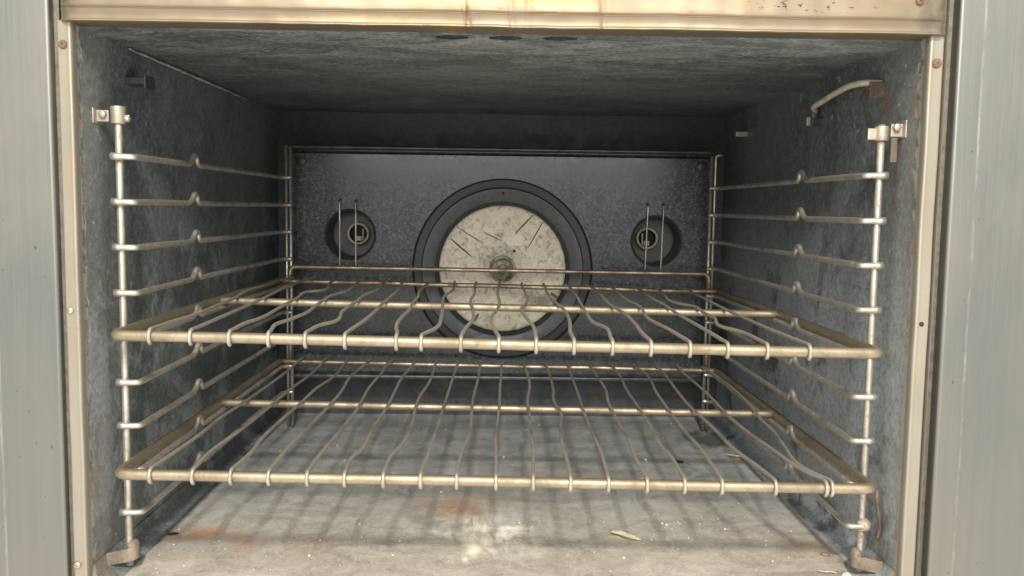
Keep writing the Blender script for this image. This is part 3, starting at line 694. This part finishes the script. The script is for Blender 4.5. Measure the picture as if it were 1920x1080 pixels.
def collar(s, z0, z1, g, mat):
    bm = B(); r = .0062
    cx, cy = s*.348, .001
    pr = [(r, z0), (r + .0004, z0 + .001), (r + .0004, z1 - .001), (r, z1), (.0036, z1 + .0002), (.0036, z0)]
    seg = 24; rows = [[bm.verts.new((cx + q*math.cos(2*math.pi*k/seg), cy + q*math.sin(2*math.pi*k/seg), z)) for k in range(seg)] for q, z in pr]
    for a in range(len(pr)):
        for k in range(seg):
            f = bm.faces.new((rows[a][k], rows[a][(k+1) % seg], rows[(a+1) % len(pr)][(k+1) % seg], rows[(a+1) % len(pr)][k])); f.smooth = True
    bmesh.ops.recalc_face_normals(bm, faces=bm.faces)
    return mk('post_clip', bm, mat, g, (cx, cy, (z0+z1)/2))
def cbox(par, mat, *b, name='clip_tab', bev=.0008):
    bm = B(); box(bm, *b); return mk(name, bm, mat, par, ((b[0]+b[1])/2, (b[2]+b[3])/2, (b[4]+b[5])/2), bev)
def nut(par, x, y, z, r, mat, seg=6, d=.004):
    bm = B(); lathe(bm, [(r, y + d/2), (r, y - d/2), (r*.7, y - d/2 - .0006), (0, y - d/2 - .0008)], (x, z), seg); mk('clip_screw', bm, mat, par, (x, y, z))
# upper left clip: collar, ear against the wall and screw either side
cl = collar(-1, .4770, .4925, gl, 'clip')
cbox(cl, 'clip', -.3652, -.3535, -.0065, -.0045, .4780, .4885)
cbox(cl, 'clip', -.3660, -.3640, -.0130, .0100, .4760, .4900)
nut(cl, -.3580, -.0080, .4845, .0034, 'clip'); nut(cl, -.3392, -.0010, .4815, .0026, 'clip', 12); cbox(cl, 'clip', -.3432, -.3375, -.0005, .0015, .4785, .4850)
cr = collar(1, .4720, .4850, gr, 'clip')
cbox(cr, 'clip', .3535, .3652, -.0065, -.0045, .4750, .4870); cbox(cr, 'clip', .3638, .3660, -.0130, .0100, .4740, .4900)
nut(cr, .3580, -.0085, .4835, .0036, 'clip'); cbox(cr, 'clip', .3345, .3440, -.0020, .0005, .4725, .4830)
def rusty_strap(par, pts, w, t, name):
    """bent sheet strap: path in plan, height w"""
    bm = B(); P = smooth_path(pts, 6); rows = []
    for i, p in enumerate(P):
        a = P[max(0, i-1)]; b = P[min(len(P)-1, i+1)]; n_ = (b - a); n_ = Vector((n_.y, -n_.x, 0)).normalized() * t/2
        rows.append([bm.verts.new(p + n_ + Vector((0,0,-w/2))), bm.verts.new(p + n_ + Vector((0,0,w/2))), bm.verts.new(p - n_ + Vector((0,0,w/2))), bm.verts.new(p - n_ + Vector((0,0,-w/2)))])
    for a, b in zip(rows, rows[1:]):
        for k in range(4): bm.faces.new((a[k], a[(k+1) % 4], b[(k+1) % 4], b[k]))
    bm.faces.new(rows[0]); bm.faces.new(rows[-1]); bmesh.ops.recalc_face_normals(bm, faces=bm.faces)
    c = sum((Vector(p) for p in pts), Vector()) / len(pts)
    return mk(name, bm, 'rust', par, c, .0005)
for s, g, dz in ((-1, gl, 0), (1, gr, -.002)):
    rusty_strap(g, [(s*.3640, -.0130, .0740 + dz), (s*.3560, -.0100, .0750 + dz), (s*.3470, -.0080, .0762 + dz), (s*.3405, -.0040, .0772 + dz), (s*.3400, .0030, .0775 + dz), (s*.3440, .0075, .0780 + dz), (s*.352, .0080, .0780 + dz)], .0125, .0012, 'foot_bracket')
    bm = B(); lathe(bm, [(.0040, .004), (.0042, -.003), (.003, -.005), (0, -.005)], (s*.3440, .0840 + dz), 14); mk('foot_nub', bm, 'rust', g, (s*.3445, 0, .085 + dz))
# rust eaten spare hooks beside the right post
bm = B(); box(bm, .3545, .3600, -.0060, -.0045, .4525, .4745); mk('rusty_tab', bm, 'dirt', gr, (.359, -.007, .46))
bm = B(); tube(bm, smooth_path([(.3590, -.004, .1450), (.3588, -.0065, .1320), (.3606, -.0080, .1200), (.3618, -.0075, .1080), (.3605, -.006, .0980)], 5), .0018, 8); mk('rusty_hook', bm, 'dirt', gr, (.360, -.007, .12))
bm = B(); bmesh.ops.create_icosphere(bm, subdivisions=3, radius=.0068, matrix=Matrix.Translation((.3485, -.0020, .1098)))
for v in bm.verts: v.co += (v.co - Vector((.3485, -.002, .1098))) * .35 * noise.noise(v.co * 160)
for f in bm.faces: f.smooth = True
mk('weld_lump', bm, 'rust', gr, (.3485, -.002, .11))

# ------------------------------------------------------------------ racks
def rack(zl, zr, wires, label, tx):
    zm, k = (zl + zr)/2, (zr - zl)/(2*.338)
    Z = lambda x: zm + k*x
    root = thing('oven_rack', (0, .25, zm), label, 'oven rack', 'wire racks in the oven')
    YF, YM, YK = -.045, .243, .533; R = .0049
    P = lambda x, y, dz=0: (x, y, Z(x) + dz)
    bm = B()
    pts = [P(-.338, YK)] + [P(-.338, YK - .02)] + [P(-.338, .26), P(-.338, YF), P(.338, YF), P(.338, .26), P(.338, YK)]
    fp = fillet(pts, .012, 8)
    # subdivide the front bar so that it can sag and bend a little
    Q = []
    for a, b in zip(fp, fp[1:]):
        n = max(1, int((b - a).length / .02))
        for i in range(n): Q.append(a.lerp(b, i/n))
    Q.append(fp[-1])
    Q = [q + Vector((0, 0, .0006*noise.noise(Vector((q.x*6, q.y*6, tx))))) for q in Q]
    tube(bm, Q, R, 16)
    fr = mk('frame', bm, 'rack', root, (0, YF, zm))
    def bar(name, y, r, mat, ext):
        bm = B(); tube(bm, [P(-ext + 2*ext*i/40, y, .0008*noise.noise(Vector((i*.16, y*9, tx)))) for i in range(41)], r, 14); return mk(name, bm, mat, root, (0, y, zm))
    bar('cross_bar', YM, .0046, 'rack', .3425)
    bar('rear_bar', YK, .0036, 'rack_brown', .3420)
    bm = B(); h = .0255 + .010*(tx - 1)
    tube(bm, fillet([P(-.3215, YK + .003, -.001), P(-.3215, YK + .003, h - .004), P(.3215, YK + .003, h + .001), P(.3215, YK + .003, -.001)], .010, 6), .0033, 12)
    mk('backstop', bm, 'rack_brown', root, (0, YK, zm + h))
    for w in wires:
        x0 = w[0][0]; rw_ = .0018; top = R + rw_ - .0003
        z0 = Z(x0)
        hook = []
        for a in (-70, -50, -25, 0, 25, 50, 75, 95):
            A = math.radians(a); hook.append((x0, YF - (R + rw_ - .0002)*math.cos(A), z0 + (R + rw_ - .0002)*math.sin(A)))
        pts = []
        for i, (x, y) in enumerate(w[1:-1]):
            pts.append(P(x, y, top - .0004*(i % 2)))
        xe = w[-1][0]
        end = [P(xe, YK - .006, .0036 + rw_), P(xe, YK, .0036 + rw_ - .0002), P(xe, YK + .0050, .0015)]
        path = hook + smooth_path([P(x0, YF + .004, top)] + pts + end, 5)
        bm = B(); tube(bm, path, rw_, 8)
        mk('wire', bm, 'thin', root, (x0, YF, z0))
    return root
rack(.2905, .2820, UPPER_WIRES, 'upper chrome wire rack with wavy bent wires, in front of the fan disc', 1.0)
lr = rack(.1660, .1590, LOWER_WIRES, 'lower chrome wire rack just above the oven floor, two wires crossing at its right corner', 2.0)

# ------------------------------------------------------------------ debris on the oven floor
def husk(pts, r, mat, name, label, cat, flat=.5):
    bm = B(); P = smooth_path(pts, 6)
    tube(bm, P, r, 8, lambda t: (.25 + .85*math.sin(math.pi*(t*.92 + .04))) * (1 + .35*noise.noise(Vector((t*15, r*900, 3)))))
    base = Vector(pts[len(pts)//2]); base.z = ZF
    for v in bm.verts: v.co.z = ZF + .0006 + (v.co.z - ZF) * flat
    o = mk(name, bm, mat, None, base); return tag(o, label, cat)
husk([(.1216, .1013, ZF + .003), (.131, .0945, ZF + .0045), (.140, .0865, ZF + .004), (.1509, .0808, ZF + .002)], .0030, 'straw', 'dry_husk', 'pale dry husk lying alone on the floor below the lower rack', 'crumb', .8)
husk([(.3215, .4030, ZF + .004), (.328, .396, ZF + .005), (.337, .398, ZF + .003), (.347, .391, ZF + .003)], .0015, 'yellow', 'straw_scrap', 'yellow scrap of straw near the right rear of the oven floor', 'straw', .8)
husk([(.309, .006, ZF + .002), (.316, .001, ZF + .003), (.322, .003, ZF + .002), (.326, .000, ZF + .002)], .0008, 'straw', 'straw_scrap', 'thin pale sliver beside the rusty right foot bracket', 'straw', .8)
def chip(x, y, sx_, sy_, h, mat, name, label, cat, rot=0.0):
    bm = B(); bmesh.ops.create_icosphere(bm, subdivisions=2, radius=1)
    for v in bm.verts:
        d = 1 + .4*noise.noise(v.co*1.7 + Vector((x*70, y*50, 0)))
        vx, vy = v.co.x*sx_*d, v.co.y*sy_*d
        v.co = Vector((x + vx*math.cos(rot) - vy*math.sin(rot), y + vx*math.sin(rot) + vy*math.cos(rot), ZF + .0003 + max(0, (v.co.z*d*.5 + .5)*h)))
    return tag(mk(name, bm, mat, None, (x, y, ZF)), label, cat)
chip(.3315, -.0110, .0055, .0040, .007, 'crumb', 'paint_chip', 'cream flake lying at the foot of the rusty right bracket', 'flake', .5)
chip(-.3400, .0895, .0060, .0030, .002, 'black', 'burnt_crumb', 'black burnt crumb on the floor at the left wall', 'crumb', .3)
chip(.2507, .3709, .0050, .0050, .003, 'black', 'burnt_crumb', 'black burnt crumb on the blue grey floor seen through the lower rack', 'crumb')
chip(.3330, .0480, .0050, .0040, .003, 'rust', 'burnt_crumb', 'brown crumb on the floor under the lowest right rung', 'crumb')
bm = B(); rnd = random.Random(21)
for i in range(150):
    if i < 85: x, y = rnd.uniform(-.34, .34), abs(rnd.gauss(0, .10)) - .02
    elif i < 115: x, y = rnd.gauss(.17, .07), rnd.gauss(.13, .05)
    else: x, y = rnd.uniform(-.33, .34), rnd.uniform(.2, .6)
    if abs(x) > .345 or y > .6: continue
    s = rnd.choice((.0007, .0008, .0010, .0010, .0013, .0019)) * (1.5 if y > .35 else 1); a = rnd.uniform(0, 6.28); st = rnd.uniform(.35, 1)
    ctr = Vector((x, y, ZF + .0012))
    ring = [bm.verts.new(ctr + Vector((s*math.cos(t)*math.cos(a) - s*st*math.sin(t)*math.sin(a), s*math.cos(t)*math.sin(a) + s*st*math.sin(t)*math.cos(a), -.0004)) * (1 if True else 0)) for t in [2*math.pi*q/6 + rnd.uniform(-.3, .3) for q in range(6)]]
    tp = bm.verts.new(ctr + Vector((0, 0, s*.8)))
    for q in range(6): bm.faces.new((ring[q], ring[(q+1) % 6], tp))
cr_ = mk('crumbs', bm, 'crumb', None, (0, .1, ZF)); cr_['kind'] = 'stuff'; cr_['label'] = 'fine pale crumbs and specks scattered over the oven floor'; cr_['category'] = 'crumbs'
